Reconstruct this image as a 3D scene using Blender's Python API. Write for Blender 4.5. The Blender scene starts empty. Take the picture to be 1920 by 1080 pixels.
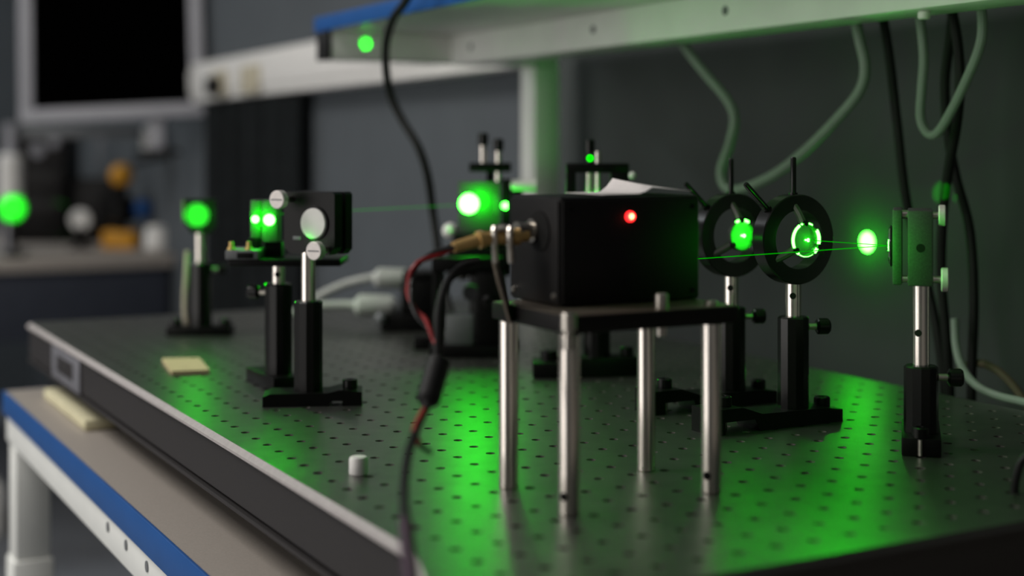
import bpy, bmesh, math, random
from mathutils import Vector, Matrix
from mathutils.geometry import tessellate_polygon
random.seed(7)
sc = bpy.context.scene
C = sc.collection

# ------------------------------------------------------------------ camera
F, HOR, CAMH, TH = 2666.667, 284.1, 0.2067, 0.4975      # focal length in pixels, horizon row, height over the breadboard, yaw
CT, ST = math.cos(TH), math.sin(TH)
cam = bpy.data.cameras.new('camera')
cam.sensor_width = 36.0
cam.lens = 50.0
cam.shift_y = (HOR - 540.0) / 1920.0
cam.clip_start = 0.01
cam.dof.use_dof = True
cam.dof.focus_distance = 1.03
cam.dof.aperture_fstop = 3.0
camo = bpy.data.objects.new('camera', cam)
camo.location = (0, 0, CAMH)
camo.rotation_euler = (math.pi / 2, 0, -TH)
C.objects.link(camo)
sc.camera = camo

# ------------------------------------------------------------------ world, room lights, exposure
sc.view_settings.view_transform = 'Standard'
sc.view_settings.look = 'None'
sc.view_settings.gamma = 1.0
sc.view_settings.use_curve_mapping = False
sc.view_settings.exposure = 0.0
w = bpy.data.worlds.new('world')
sc.world = w
w.use_nodes = True
w.node_tree.nodes['Background'].inputs[0].default_value = (0.75, 0.85, 1.0, 1)
w.node_tree.nodes['Background'].inputs[1].default_value = 0.02
sc.cycles.use_denoising = True
sc.cycles.max_bounces = 6
sc.cycles.sample_clamp_indirect = 3.0
sc.cycles.caustics_reflective = False
sc.cycles.caustics_refractive = False


def area(name, loc, target, sx, sy, power, col):
    l = bpy.data.lights.new(name, 'AREA')
    l.shape = 'RECTANGLE'
    l.size, l.size_y = sx, sy
    l.energy = power
    l.color = col
    o = bpy.data.objects.new(name, l)
    o.location = loc
    o.rotation_euler = (Vector(target) - Vector(loc)).to_track_quat('-Z', 'Y').to_euler()
    C.objects.link(o)
    return o


# side fill light at an unseen window added opposite the bench, and two ceiling lights of the lab
area('side_fill_light', (-2.45, 1.3, 0.30), (0.5, 1.3, 0.30), 2.6, 1.84, 33, (1.0, 0.96, 0.92))
area('ceiling_light_a', (-1.0, 1.75, 1.86), (-1.0, 1.75, 0), 1.2, 0.9, 42, (1.0, 0.96, 0.92))
area('ceiling_light_b', (-1.0, -0.8, 1.86), (-1.0, -0.8, 0), 1.5, 0.6, 1.5, (1.0, 0.96, 0.92))
area('ceiling_light_c', (-0.7, 4.7, 1.86), (-0.7, 4.7, 0), 1.5, 0.6, 26, (0.93, 0.97, 1.0))

LASER = (0.0, 1.0, 0.0)


# ------------------------------------------------------------------ coordinates
def V(px, py, Y):
    """point seen at a photograph pixel, at depth Y metres in front of the camera"""
    X = (px - 960.0) * Y / F
    return Vector((X * CT + Y * ST, -X * ST + Y * CT, CAMH - (py - HOR) * Y / F))


def G(px, py, z=0.0):
    """point seen at a pixel, on the level z"""
    return V(px, py, F * (CAMH - z) / (py - HOR))


def W(px, py, x):
    """point seen at a pixel on the plane x = const"""
    r = (px - 960.0) / F
    Y = x / (r * CT + ST)
    return V(px, py, Y)


# ------------------------------------------------------------------ materials
def lin(c):
    return tuple(((v / 255.0) / 12.92 if v / 255.0 <= 0.04045 else ((v / 255.0 + 0.055) / 1.055) ** 2.4) for v in c)


def mat(name, col, rough=0.5, metal=0.0, spec=0.5, var=0.12, scale=60.0, bump=0.0, bscale=400.0, stretch=None, trans=0.0, emit=None, es=0.0, srgb=True):
    m = bpy.data.materials.new(name)
    m.use_nodes = True
    nt = m.node_tree
    b = nt.nodes['Principled BSDF']
    c = lin(col) if srgb else col
    tc = nt.nodes.new('ShaderNodeTexCoord')
    mp = nt.nodes.new('ShaderNodeMapping')
    if stretch:
        mp.inputs['Scale'].default_value = stretch
    nt.links.new(tc.outputs['Object'], mp.inputs['Vector'])
    n = nt.nodes.new('ShaderNodeTexNoise')
    n.inputs['Scale'].default_value = scale
    n.inputs['Detail'].default_value = 4
    nt.links.new(mp.outputs['Vector'], n.inputs['Vector'])
    r = nt.nodes.new('ShaderNodeValToRGB')
    r.color_ramp.elements[0].position = 0.3
    r.color_ramp.elements[1].position = 0.7
    r.color_ramp.elements[0].color = tuple(v * (1 - var) for v in c) + (1,)
    r.color_ramp.elements[1].color = tuple(min(1, v * (1 + var)) for v in c) + (1,)
    nt.links.new(n.outputs['Fac'], r.inputs['Fac'])
    nt.links.new(r.outputs['Color'], b.inputs['Base Color'])
    b.inputs['Roughness'].default_value = rough
    b.inputs['Metallic'].default_value = metal
    b.inputs['Specular IOR Level'].default_value = spec
    if trans:
        b.inputs['Transmission Weight'].default_value = trans
    if emit:
        b.inputs['Emission Color'].default_value = tuple(emit) + (1,)
        b.inputs['Emission Strength'].default_value = es
    if bump:
        n2 = nt.nodes.new('ShaderNodeTexNoise')
        n2.inputs['Scale'].default_value = bscale
        nt.links.new(mp.outputs['Vector'], n2.inputs['Vector'])
        bp = nt.nodes.new('ShaderNodeBump')
        bp.inputs['Strength'].default_value = bump
        bp.inputs['Distance'].default_value = 0.0005
        nt.links.new(n2.outputs['Fac'], bp.inputs['Height'])
        nt.links.new(bp.outputs['Normal'], b.inputs['Normal'])
    return m


def emission(name, col, strength):
    m = bpy.data.materials.new(name)
    m.use_nodes = True
    nt = m.node_tree
    nt.nodes.clear()
    o = nt.nodes.new('ShaderNodeOutputMaterial')
    e = nt.nodes.new('ShaderNodeEmission')
    e.inputs[0].default_value = tuple(col) + (1,)
    e.inputs[1].default_value = strength
    nt.links.new(e.outputs[0], o.inputs[0])
    return m


M = dict(
    black=mat('black_anodised', (7, 6.5, 6.5), 0.42, 0.0, 0.18, 0.15, 300, 0.15, 900),
    blacksat=mat('black_satin', (9, 8.5, 8.5), 0.24, 0.0, 0.35, 0.1, 200),
    boxblack=mat('black_powder_coat', (14, 12, 11.5), 0.5, 0.0, 0.22, 0.15, 400, 0.2, 1500),
    rubber=mat('black_rubber', (16, 16, 16), 0.6, 0.0, 0.3, 0.2, 200),
    steel=mat('polished_steel', (228, 220, 212), 0.2, 1.0, 0.5, 0.06, 90, 0.06, 300, (1, 1, 0.02)),
    board=mat('brushed_board_steel', (140, 142, 136), 0.36, 1.0, 0.5, 0.10, 45, 0.10, 1800),
    hole=mat('tapped_hole_steel', (110, 108, 102), 0.6, 0.6, 0.5, 0.25, 900),
    holedark=mat('hole_floor', (14, 14, 13), 0.8, 0.0, 0.2),
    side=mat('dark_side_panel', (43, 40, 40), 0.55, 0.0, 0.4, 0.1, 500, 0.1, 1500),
    trim=mat('grey_edge_trim', (168, 162, 160), 0.5, 0.0, 0.4, 0.08, 200),
    plate=mat('raw_aluminium_plate', (128, 118, 106), 0.42, 0.8, 0.5, 0.1, 80, 0.1, 700),
    greyplate=mat('grey_patch', (120, 120, 126), 0.5, 0.2, 0.4, 0.1, 60),
    white=mat('white_paint', (238, 239, 234), 0.4, 0.0, 0.5, 0.04, 20),
    whitepl=mat('white_plastic', (232, 230, 226), 0.45, 0.0, 0.4, 0.04, 60),
    knob=mat('nickel_knob', (214, 208, 204), 0.5, 0.35, 0.5, 0.06, 400, 0.15, 1200),
    blue=mat('blue_edge_band', (30, 84, 150), 0.4, 0.0, 0.4, 0.05, 30),
    desk=mat('grey_laminate', (162, 154, 146), 0.45, 0.0, 0.4, 0.08, 700, 0.05, 900),
    wall=mat('grey_wall_paint', (86, 91, 95), 0.75, 0.0, 0.2, 0.05, 8, 0.1, 250),
    walldk=mat('dark_panel', (74, 79, 78), 0.7, 0.0, 0.2, 0.06, 12),
    lightwall=mat('pale_wall_paint', (200, 200, 196), 0.8, 0.0, 0.2, 0.04, 8),
    floor=mat('grey_floor', (118, 121, 126), 0.5, 0.0, 0.35, 0.1, 14),
    ceil=mat('ceiling_paint', (205, 206, 206), 0.85, 0.0, 0.2, 0.03, 10),
    curtain=mat('black_curtain', (30, 33, 34), 0.9, 0.0, 0.1, 0.2, 40),
    navy=mat('navy_panel', (52, 56, 66), 0.6, 0.0, 0.3, 0.08, 30),
    bezel=mat('grey_bezel', (160, 160, 166), 0.45, 0.0, 0.4, 0.03, 40),
    screen=mat('dark_screen', (2, 2, 2), 0.9, 0.0, 0.0, 0.05, 10),
    gold=mat('brass', (214, 176, 112), 0.4, 0.55, 0.5, 0.1, 300),
    nickel=mat('nickel', (190, 184, 176), 0.3, 1.0, 0.5, 0.08, 300),
    red=mat('red_insulation', (150, 22, 26), 0.45, 0.0, 0.5, 0.1, 200),
    blackw=mat('black_insulation', (18, 17, 17), 0.4, 0.0, 0.5, 0.1, 200),
    purple=mat('purple_shrink_tube', (58, 30, 52), 0.5, 0.0, 0.4, 0.1, 200),
    cablew=mat('white_cable_jacket', (196, 200, 194), 0.55, 0.0, 0.4, 0.05, 60),
    cabledim=mat('dimmed_cable_jacket', (126, 138, 128), 0.55, 0.0, 0.4, 0.05, 60),  # white jacket with the dim light on it darkened into the colour
    yellow=mat('yellow_enamel', (226, 160, 40), 0.45, 0.0, 0.4, 0.06, 40),
    note=mat('pale_yellow_paper', (208, 196, 150), 0.8, 0.0, 0.2, 0.05, 90),
    paper=mat('white_paper', (226, 220, 218), 0.85, 0.0, 0.2, 0.04, 160),
    foam=mat('cream_foam', (206, 200, 168), 0.9, 0.0, 0.1, 0.1, 120),
    cream=mat('cream_plastic', (190, 182, 160), 0.6, 0.0, 0.3, 0.06, 60),
    umber=mat('dull_brown_jacket', (84, 76, 58), 0.6, 0.0, 0.3, 0.06, 60),
    grey=mat('mid_grey_plastic', (110, 112, 114), 0.55, 0.0, 0.35, 0.08, 60),
    diffg=mat('frosted_optic', (72, 77, 72), 0.6, 0.0, 0.4, 0.06, 200),
    mirror=mat('mirror_glass', (220, 225, 222), 0.06, 1.0, 0.5, 0.02, 50),
    jaw=mat('dark_nickel', (96, 94, 92), 0.4, 0.7, 0.5, 0.1, 200),
    rimglow=emission('laser_lit_glass_edge', (0.05, 1.0, 0.04), 22.0),
    anod=mat('grey_anodised', (58, 58, 58), 0.55, 0.0, 0.3, 0.25, 900, 0.3, 2500),
    led=emission('red_led', (1.0, 0.02, 0.02), 4.0),
    ledcore=emission('red_led_core', (1.0, 0.28, 0.12), 9.0),
    glow=emission('laser_spot', (0.03, 1.0, 0.025), 60.0),
    glow2=emission('laser_spot_dim', (0.0, 1.0, 0.0), 3.0),
    wallglow=emission('laser_spot_wall', (0.07, 1.0, 0.05), 22.0),
    beam=emission('laser_beam', (0.0, 1.0, 0.0), 0.4),
)

# lens glass: clear glass that also scatters a share of the light that falls on it
def lens_glass(name, lo, hi):
    m = bpy.data.materials.new(name)
    m.use_nodes = True
    nt = m.node_tree
    nt.nodes.clear()
    o_ = nt.nodes.new('ShaderNodeOutputMaterial')
    mx = nt.nodes.new('ShaderNodeMixShader')
    tr = nt.nodes.new('ShaderNodeBsdfTransparent')
    tr.inputs[0].default_value = (0.9, 0.97, 0.9, 1)
    pb = nt.nodes.new('ShaderNodeBsdfPrincipled')
    nz = nt.nodes.new('ShaderNodeTexNoise')
    nz.inputs['Scale'].default_value = 160
    mr = nt.nodes.new('ShaderNodeMapRange')
    mr.inputs['To Min'].default_value = lo
    mr.inputs['To Max'].default_value = hi
    nt.links.new(nz.outputs['Fac'], mr.inputs['Value'])
    pb.inputs['Base Color'].default_value = (0.5, 0.6, 0.5, 1)
    pb.inputs['Roughness'].default_value = 0.15
    nt.links.new(mr.outputs['Result'], mx.inputs[0])
    nt.links.new(tr.outputs[0], mx.inputs[1])
    nt.links.new(pb.outputs[0], mx.inputs[2])
    nt.links.new(mx.outputs[0], o_.inputs[0])
    return m


M['lens_clear'] = lens_glass('lens_glass', 0.03, 0.10)
M['lens_hazy'] = lens_glass('hazy_lens_glass', 0.25, 0.7)


# ------------------------------------------------------------------ mesh helpers
def frame_of(d):
    d = Vector(d).normalized()
    a = Vector((0, 0, 1)) if abs(d.z) < 0.9 else Vector((1, 0, 0))
    u = d.cross(a).normalized()
    return u, d.cross(u).normalized()


class MB:
    def __init__(self):
        self.v, self.f = [], []

    def add(self, vs, fs):
        k = len(self.v)
        self.v += [tuple(p) for p in vs]
        self.f += [tuple(i + k for i in f) for f in fs]
        return self

    def box(self, c, s, bev=0.0, rot=None):
        bm = bmesh.new()
        bmesh.ops.create_cube(bm, size=1.0)
        for q in bm.verts:
            q.co = Vector((q.co.x * s[0], q.co.y * s[1], q.co.z * s[2]))
        if bev:
            bmesh.ops.bevel(bm, geom=bm.edges[:], offset=bev, segments=2, affect='EDGES', profile=0.5)
        mt = Matrix.Translation(Vector(c))
        if rot is not None:
            mt = mt @ rot
        bm.verts.index_update()
        vs = [mt @ q.co for q in bm.verts]
        fs = [[q.index for q in f.verts] for f in bm.faces]
        bm.free()
        return self.add(vs, fs)

    def b2(self, x0, x1, y0, y1, z0, z1, bev=0.0):
        return self.box(((x0 + x1) / 2, (y0 + y1) / 2, (z0 + z1) / 2), (x1 - x0, y1 - y0, z1 - z0), bev)

    def lathe(self, p, d, prof, n=24, caps=True):
        """prof: list of (distance along d, radius)"""
        p, d = Vector(p), Vector(d).normalized()
        u, q = frame_of(d)
        vs, fs = [], []
        for (t, r) in prof:
            for k in range(n):
                a = 2 * math.pi * k / n
                vs.append(p + d * t + (u * math.cos(a) + q * math.sin(a)) * r)
        for i in range(len(prof) - 1):
            for k in range(n):
                a, b = i * n + k, i * n + (k + 1) % n
                fs.append((a, b, b + n, a + n))
        if caps:
            fs.append(tuple(range(n - 1, -1, -1)))
            fs.append(tuple((len(prof) - 1) * n + k for k in range(n)))
        return self.add(vs, fs)

    def cyl(self, p0, p1, r, n=20, ch=0.0):
        p0, p1 = Vector(p0), Vector(p1)
        L = (p1 - p0).length
        pr = [(0, r), (L, r)] if not ch else [(0, r - ch), (ch, r), (L - ch, r), (L, r - ch)]
        return self.lathe(p0, p1 - p0, pr, n)

    def ring(self, p, d, ro, ri, th, n=48, ch=0.0008):
        """closed tube section along d from -th/2 to th/2"""
        p, d = Vector(p), Vector(d).normalized()
        u, q = frame_of(d)
        pr = [(-th / 2, ri), (-th / 2, ro - ch), (-th / 2 + ch, ro), (th / 2 - ch, ro), (th / 2, ro - ch), (th / 2, ri)]
        vs, fs = [], []
        for (t, r) in pr:
            for k in range(n):
                a = 2 * math.pi * k / n
                vs.append(p + d * t + (u * math.cos(a) + q * math.sin(a)) * r)
        m_ = len(pr)
        for i in range(m_):
            for k in range(n):
                a, b = i * n + k, i * n + (k + 1) % n
                c2, d2 = ((i + 1) % m_) * n + (k + 1) % n, ((i + 1) % m_) * n + k
                fs.append((a, b, c2, d2))
        return self.add(vs, fs)

    def tube(self, pts, r, n=10, res=8, closed_caps=True):
        pts = [Vector(p) for p in pts]
        path = []
        m_ = len(pts)
        for i in range(m_ - 1):
            p0, p1, p2, p3 = pts[max(i - 1, 0)], pts[i], pts[i + 1], pts[min(i + 2, m_ - 1)]
            for k in range(res):
                t = k / res
                path.append(0.5 * ((2 * p1) + (p2 - p0) * t + (2 * p0 - 5 * p1 + 4 * p2 - p3) * t * t + (3 * p1 - p0 - 3 * p2 + p3) * t ** 3))
        path.append(pts[-1])
        vs, fs = [], []
        d = (path[1] - path[0]).normalized()
        u, q = frame_of(d)
        for i, p in enumerate(path):
            nd = (path[min(i + 1, len(path) - 1)] - path[max(i - 1, 0)]).normalized()
            u = (u - nd * u.dot(nd)).normalized()
            q = nd.cross(u)
            rr = r[min(int(i / max(1, len(path) - 1) * (len(r) - 1) + 0.5), len(r) - 1)] if isinstance(r, (list, tuple)) else r
            for k in range(n):
                a = 2 * math.pi * k / n
                vs.append(p + (u * math.cos(a) + q * math.sin(a)) * rr)
        for i in range(len(path) - 1):
            for k in range(n):
                a, b = i * n + k, i * n + (k + 1) % n
                fs.append((a, b, b + n, a + n))
        fs.append(tuple(range(n - 1, -1, -1)))
        fs.append(tuple((len(path) - 1) * n + k for k in range(n)))
        return self.add(vs, fs)

    def prism(self, poly, y0, y1, axis='y'):
        """poly: (a, b) outline; extruded along the axis"""
        n = len(poly)
        f = {'y': lambda a, b, t: (a, t, b), 'z': lambda a, b, t: (a, b, t), 'x': lambda a, b, t: (t, a, b)}[axis]
        vs = [f(a, b, y0) for a, b in poly] + [f(a, b, y1) for a, b in poly]
        fs = [(i, (i + 1) % n, n + (i + 1) % n, n + i) for i in range(n)]
        fs += [tuple(range(n - 1, -1, -1)), tuple(range(n, 2 * n))]
        return self.add(vs, fs)

    def ball(self, p, r, n=16, sz=1.0):
        p = Vector(p)
        pr = [(-r * sz * math.cos(math.pi * k / 10), max(1e-4, r * math.sin(math.pi * k / 10))) for k in range(11)]
        return self.lathe(p, (0, 0, 1), pr, n)

    def build(self, name, material, parent=None, smooth=True, angle=35):
        me = bpy.data.meshes.new(name)
        me.from_pydata(self.v, [], self.f)
        me.validate()
        bm = bmesh.new()
        bm.from_mesh(me)
        bmesh.ops.recalc_face_normals(bm, faces=bm.faces)
        bm.to_mesh(me)
        bm.free()
        me.materials.append(M[material])
        if smooth:
            me.polygons.foreach_set('use_smooth', [True] * len(me.polygons))
            me.set_sharp_from_angle(angle=math.radians(angle))
        o = bpy.data.objects.new(name, me)
        C.objects.link(o)
        if parent is not None:
            o.parent = parent
        return o


def thing(name, label, cat, loc=(0, 0, 0), rz=0.0, group=None):
    o = bpy.data.objects.new(name, None)
    o.empty_display_size = 0.02
    o.location = loc
    o.rotation_euler = (0, 0, rz)
    C.objects.link(o)
    tag(o, label, cat, group)
    return o


def tag(o, label, cat, group=None):
    o['label'] = label
    o['category'] = cat
    if group:
        o['group'] = group
    return o


def struct(o):
    o['kind'] = 'structure'
    return o


def to_local(root, p):
    """world point in the frame of a thing"""
    d = Vector(p) - Vector(root.location)
    a = -root.rotation_euler.z
    return Vector((d.x * math.cos(a) - d.y * math.sin(a), d.x * math.sin(a) + d.y * math.cos(a), d.z))


def laser_point(name, loc, power, radius=0.003, parent=None, col=LASER):
    l = bpy.data.lights.new(name, 'POINT')
    l.energy = power
    l.color = col
    l.shadow_soft_size = radius
    o = bpy.data.objects.new(name, l)
    o.location = loc
    C.objects.link(o)
    if parent is not None:
        o.parent = parent
    return o


def laser_spot(name, src, dst, power, cone_deg, blend=0.4, col=LASER):
    l = bpy.data.lights.new(name, 'SPOT')
    l.energy = power
    l.color = col
    l.shadow_soft_size = 0.0005
    l.spot_size = math.radians(cone_deg)
    l.spot_blend = blend
    o = bpy.data.objects.new(name, l)
    o.location = src
    o.rotation_euler = (Vector(dst) - Vector(src)).to_track_quat('-Z', 'Y').to_euler()
    C.objects.link(o)
    return o


# ------------------------------------------------------------------ the room
ZD = -0.075           # bench top level
ZF = -0.825           # floor level
WX = 1.06             # the wall behind the benches
struct(MB().b2(-2.6, WX + 0.1, -3.0, 6.2, ZF - 0.1, ZF).build('floor', 'floor', smooth=False))
struct(MB().b2(-2.6, WX + 0.1, -3.0, 6.2, 1.9, 2.0).build('ceiling', 'ceil', smooth=False))
struct(MB().b2(WX, WX + 0.1, -3.0, 6.2, ZF, 1.9).build('wall_right', 'wall', smooth=False))
struct(MB().b2(-2.6, WX, 6.1, 6.2, ZF, 1.9).build('wall_back', 'wall', smooth=False))
struct(MB().b2(-2.6, WX, -3.1, -3.0, ZF, 1.9).build('wall_front', 'lightwall', smooth=False))
lw = MB()
lw.b2(-2.6, -2.5, -3.0, 6.2, ZF, -0.65)
lw.b2(-2.6, -2.5, -3.0, 6.2, 1.25, 1.9)
lw.b2(-2.6, -2.5, -3.0, -0.05, -0.65, 1.25)
lw.b2(-2.6, -2.5, 2.65, 6.2, -0.65, 1.25)
struct(lw.build('wall_left', 'lightwall', smooth=False))
wf = MB()
for y in (-0.05, 0.85, 1.75, 2.61):
    wf.b2(-2.56, -2.51, y, y + 0.04, -0.65, 1.25)
wf.b2(-2.56, -2.51, -0.05, 2.65, -0.65, -0.61)
wf.b2(-2.56, -2.51, -0.05, 2.65, 1.21, 1.25)
struct(wf.build('added_window_1', 'white', smooth=False))  # unseen window frame, added to go with the side fill light

# ------------------------------------------------------------------ the bench
X0, X1, Y0, Y1 = 0.272, 1.02, -0.25, 1.76
bench = thing('workbench', 'grey topped workbench with a blue edge and white steel frame under the breadboard', 'workbench', (0, 0, 0))
MB().b2(X0 + 0.003, X1, Y0, Y1 - 0.003, ZD - 0.025, ZD).build('tabletop', 'desk', bench, False)
MB().b2(X0, X0 + 0.003, Y0, Y1, ZD - 0.026, ZD - 0.0002, 0.0008).build('edge_band', 'blue', bench)
MB().b2(X0 + 0.003, X1, Y1 - 0.003, Y1, ZD - 0.026, ZD - 0.0002, 0.0008).build('edge_band', 'blue', bench)
rail = MB().b2(X0 + 0.004, X0 + 0.044, Y0, Y1 - 0.004, ZD - 0.058, ZD - 0.0255, 0.002).build('frame_rail', 'white', bench)
MB().b2(X0 + 0.044, X1 - 0.02, Y1 - 0.044, Y1 - 0.004, ZD - 0.058, ZD - 0.0255, 0.002).build('frame_rail', 'white', bench)
for (px, py) in ((203, 988), (237, 1022), (276, 1062)):
    p = W(px, py, X0 + 0.004)
    MB().prism([(p.y + 0.0045 * math.cos(a), p.z + 0.0045 * math.sin(a)) for a in [k * math.pi / 6 for k in range(12)]], X0 + 0.0032, X0 + 0.006, 'x').build('rail_slot', 'grey', rail)
for (lx, ly) in ((X0 + 0.006, Y1 - 0.052), (X0 + 0.006, Y0 + 0.02), (X1 - 0.05, Y1 - 0.052), (X1 - 0.05, Y0 + 0.02)):
    lg = MB().b2(lx, lx + 0.040, ly, ly + 0.040, ZD - 0.19, ZD - 0.0585, 0.003).build('leg', 'white', bench)
    MB().b2(lx - 0.003, lx + 0.043, ly - 0.003, ly + 0.043, ZF + 0.0, ZD - 0.19, 0.003).build('lower_tube', 'white', lg)

# ------------------------------------------------------------------ the breadboard
PITCH, HX, HY = 0.025, 0.3268, 1.063           # hole (i, j) sits at x = HX + i * PITCH, y = HY - j * PITCH
BX0, BX1, BY0, BY1 = HX - 0.75 * PITCH, HX + 22.9 * PITCH, HY - 20.0 * PITCH, 1.79
BT = 0.046
board = thing('optical_breadboard', 'large steel optical breadboard with a grid of tapped holes on the bench', 'breadboard', (0, 0, 0))


def arc(cx, cy, r, a0, a1, n=12):
    return [(cx + r * math.cos(math.radians(a0 + (a1 - a0) * k / n)), cy + r * math.sin(math.radians(a0 + (a1 - a0) * k / n))) for k in range(n + 1)]


def outline(off=0.0):
    x0, x1, y0, y1 = BX0 - off, BX1 + off, BY0 - off, BY1 + off
    r, R = 0.008 + off, 0.03 + off
    j = lambda q: HY - q * PITCH
    flare = [(x0, j(15.2)), (x0 - 0.0012, j(15.7)), (x0 - 0.0045, j(16.2)), (x0 - 0.0095, j(16.8)), (x0 - 0.018, j(17.8)), (x0 - 0.022, j(18.8))]
    return (flare + arc(x0 - 0.022 + 0.02, y0 + 0.02, 0.02, 180, 270, 8) + arc(x1 - R, y0 + R, R, 270, 360, 8)
            + arc(x1 - r, y1 - r, r, 0, 90, 6) + arc(x0 + r, y1 - r, r, 90, 180, 6))


NS, RH, DH = 16, 0.0033, 0.012
J0, J1 = -28, 19
cells = set()
for i in range(0, 23):
    for j in range(J0, J1 + 1):
        cx, cy = HX + i * PITCH, HY - j * PITCH
        inside = cx - 0.0125 > BX0 + 0.002 and cx + 0.0125 < BX1 - 0.002 and cy - 0.0125 > BY0 + 0.002 and cy + 0.0125 < BY1 - 0.002
        if inside:
            cells.add((i, j))
tv, tf, hv, hf, fv, ff = [], [], [], [], [], []
for (i, j) in sorted(cells):
    cx, cy = HX + i * PITCH, HY - j * PITCH
    k = len(tv)
    sq, ci = [], []
    for q in range(NS):
        a = 2 * math.pi * q / NS
        c, s = math.cos(a), math.sin(a)
        mxx = max(abs(c), abs(s))
        sq.append((cx + 0.0125 * c / mxx, cy + 0.0125 * s / mxx, 0.0))
        ci.append((cx + RH * c, cy + RH * s, 0.0))
    tv += sq + ci
    for q in range(NS):
        n2 = (q + 1) % NS
        tf.append((k + q, k + n2, k + NS + n2, k + NS + q))
    h = len(hv)
    hv += ci + [(x, y, -DH) for x, y, z in ci]
    for q in range(NS):
        n2 = (q + 1) % NS
        hf.append((h + q, h + n2, h + NS + n2, h + NS + q))
    g0 = len(fv)
    fv += [(x, y, -DH) for x, y, z in ci]
    ff.append(tuple(range(g0, g0 + NS)))
# border between the hole cells and the outline: walk the stair-stepped edge of the cell field
edges = {}
for (i, j) in cells:
    x, y = HX + i * PITCH, HY - j * PITCH
    for (di, dj, a, b) in ((0, 1, (-1, -1), (1, -1)), (1, 0, (1, -1), (1, 1)), (0, -1, (1, 1), (-1, 1)), (-1, 0, (-1, 1), (-1, -1))):
        if (i + di, j + dj) not in cells:
            edges[(2 * i + a[0], -2 * j + a[1])] = (2 * i + b[0], -2 * j + b[1])
st_ = min(edges)
loop, cur = [st_], edges[st_]
while cur != st_ and len(loop) < 1000:
    loop.append(cur)
    cur = edges[cur]
inner = [Vector((HX + a * 0.0125, HY + b * 0.0125, 0)) for a, b in loop]
outer = [Vector((x, y, 0)) for x, y in outline()]
tris = tessellate_polygon([outer, inner])
allp = outer + inner
k = len(tv)
tv += [tuple(p) for p in allp]
tf += [tuple(k + i for i in t) for t in tris]


def raw(name, vs, fs, material, parent, smooth=False, flipup=False):
    me = bpy.data.meshes.new(name)
    me.from_pydata(vs, [], fs)
    me.materials.append(M[material])
    if flipup:
        bm = bmesh.new()
        bm.from_mesh(me)
        for f in bm.faces:
            if f.normal.z < 0:
                f.normal_flip()
        bm.to_mesh(me)
        bm.free()
    if smooth:
        me.polygons.foreach_set('use_smooth', [True] * len(me.polygons))
    o = bpy.data.objects.new(name, me)
    C.objects.link(o)
    o.parent = parent
    return o


top = raw('top_plate', tv, tf, 'board', board, False, True)
raw('hole_walls', hv, hf, 'hole', top, True)
raw('hole_floors', fv, ff, 'holedark', top, False, True)


def band(lev, name, material, parent, keep=None):
    """lev: list of (offset, z) down the side"""
    vs, fs = [], []
    base = outline()
    n = len(base)
    for off, z in lev:
        vs += [(x, y, z) for x, y in outline(off)]
    for a in range(len(lev) - 1):
        for q in range(n):
            n2 = (q + 1) % n
            if keep is None or keep((base[q][0] + base[n2][0]) / 2, (base[q][1] + base[n2][1]) / 2):
                fs.append((a * n + q, a * n + n2, (a + 1) * n + n2, (a + 1) * n + q))
    mb = MB()
    mb.add(vs, fs)
    return mb.build(name, material, parent)


TRIM = [(0.0, 0.0), (0.0006, 0.0), (0.0042, -0.0032), (0.0042, -0.0052), (0.001, -0.0052)]
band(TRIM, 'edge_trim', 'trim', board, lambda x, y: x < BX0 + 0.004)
band(TRIM, 'shaded_edge_trim', 'side', board, lambda x, y: x >= BX0 + 0.004)  # rest of the trim, its shade put into a dark colour
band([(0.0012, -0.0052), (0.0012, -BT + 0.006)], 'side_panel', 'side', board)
band([(0.0012, -BT + 0.006), (-0.002, -BT + 0.006), (-0.002, -BT + 0.003), (0.003, -BT + 0.003), (0.003, -BT), (-0.03, -BT)], 'lower_trim', 'side', board)
MB().add([(x, y, -BT) for x, y in outline(-0.02)], [tuple(range(len(outline())))]).build('underside', 'rubber', board, False)
sp = MB().b2(BX0 - 0.0035, BX0 - 0.0012, 1.487, 1.632, -0.042, -0.007, 0.0008).build('side_plate', 'greyplate', board)
MB().b2(BX0 - 0.0045, BX0 - 0.0034, 1.52, 1.60, -0.032, -0.015, 0.0004).build('plate_recess', 'side', sp)
for (fx, fy) in ((0.40, 0.70), (0.82, 0.66), (0.40, 1.45), (0.82, 1.45)):
    MB().lathe((fx, fy, ZD), (0, 0, 1), [(0, 0.026), (0.004, 0.028), (0.022, 0.024), (-BT - ZD, 0.024)], 20).build('foot', 'rubber', board)
fo = MB().b2(BX0 - 0.004, BX0 + 0.03, 1.46, 1.68, ZD, ZD + 0.012, 0.003).build('foam_strip', 'foam')
tag(fo, 'cream foam strip lying along the bench edge under the breadboard', 'foam strip')

# ------------------------------------------------------------------ overhead shelf of the bench
HB = CAMH
shelf = thing('overhead_shelf', 'white overhead shelf with a blue front edge above the breadboard', 'shelf', (0, 0, 0))
SX0, SX1, SY0, SY1 = 0.655, 1.0, 0.42, 1.745
ZP = HB + 0.1547
MB().b2(SX0 + 0.003, SX1, SY0, SY1, ZP, ZP + 0.018).build('shelf_plate', 'white', shelf, False)
MB().b2(SX0, SX0 + 0.003, SY0, SY1, ZP - 0.0006, ZP + 0.0186, 0.0006).build('edge_band', 'blue', shelf)
bmx = 0.83
beam_ = MB().b2(bmx, bmx + 0.05, SY0, 1.70, HB + 0.114, ZP - 0.0004, 0.003).build('shelf_beam', 'white', shelf)
for y in (0.86, 1.10, 1.34, 1.64):
    MB().cyl((bmx - 0.0006, y, HB + 0.135), (bmx + 0.002, y, HB + 0.135), 0.0045, 16).build('bolt_hole', 'grey', beam_)
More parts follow.
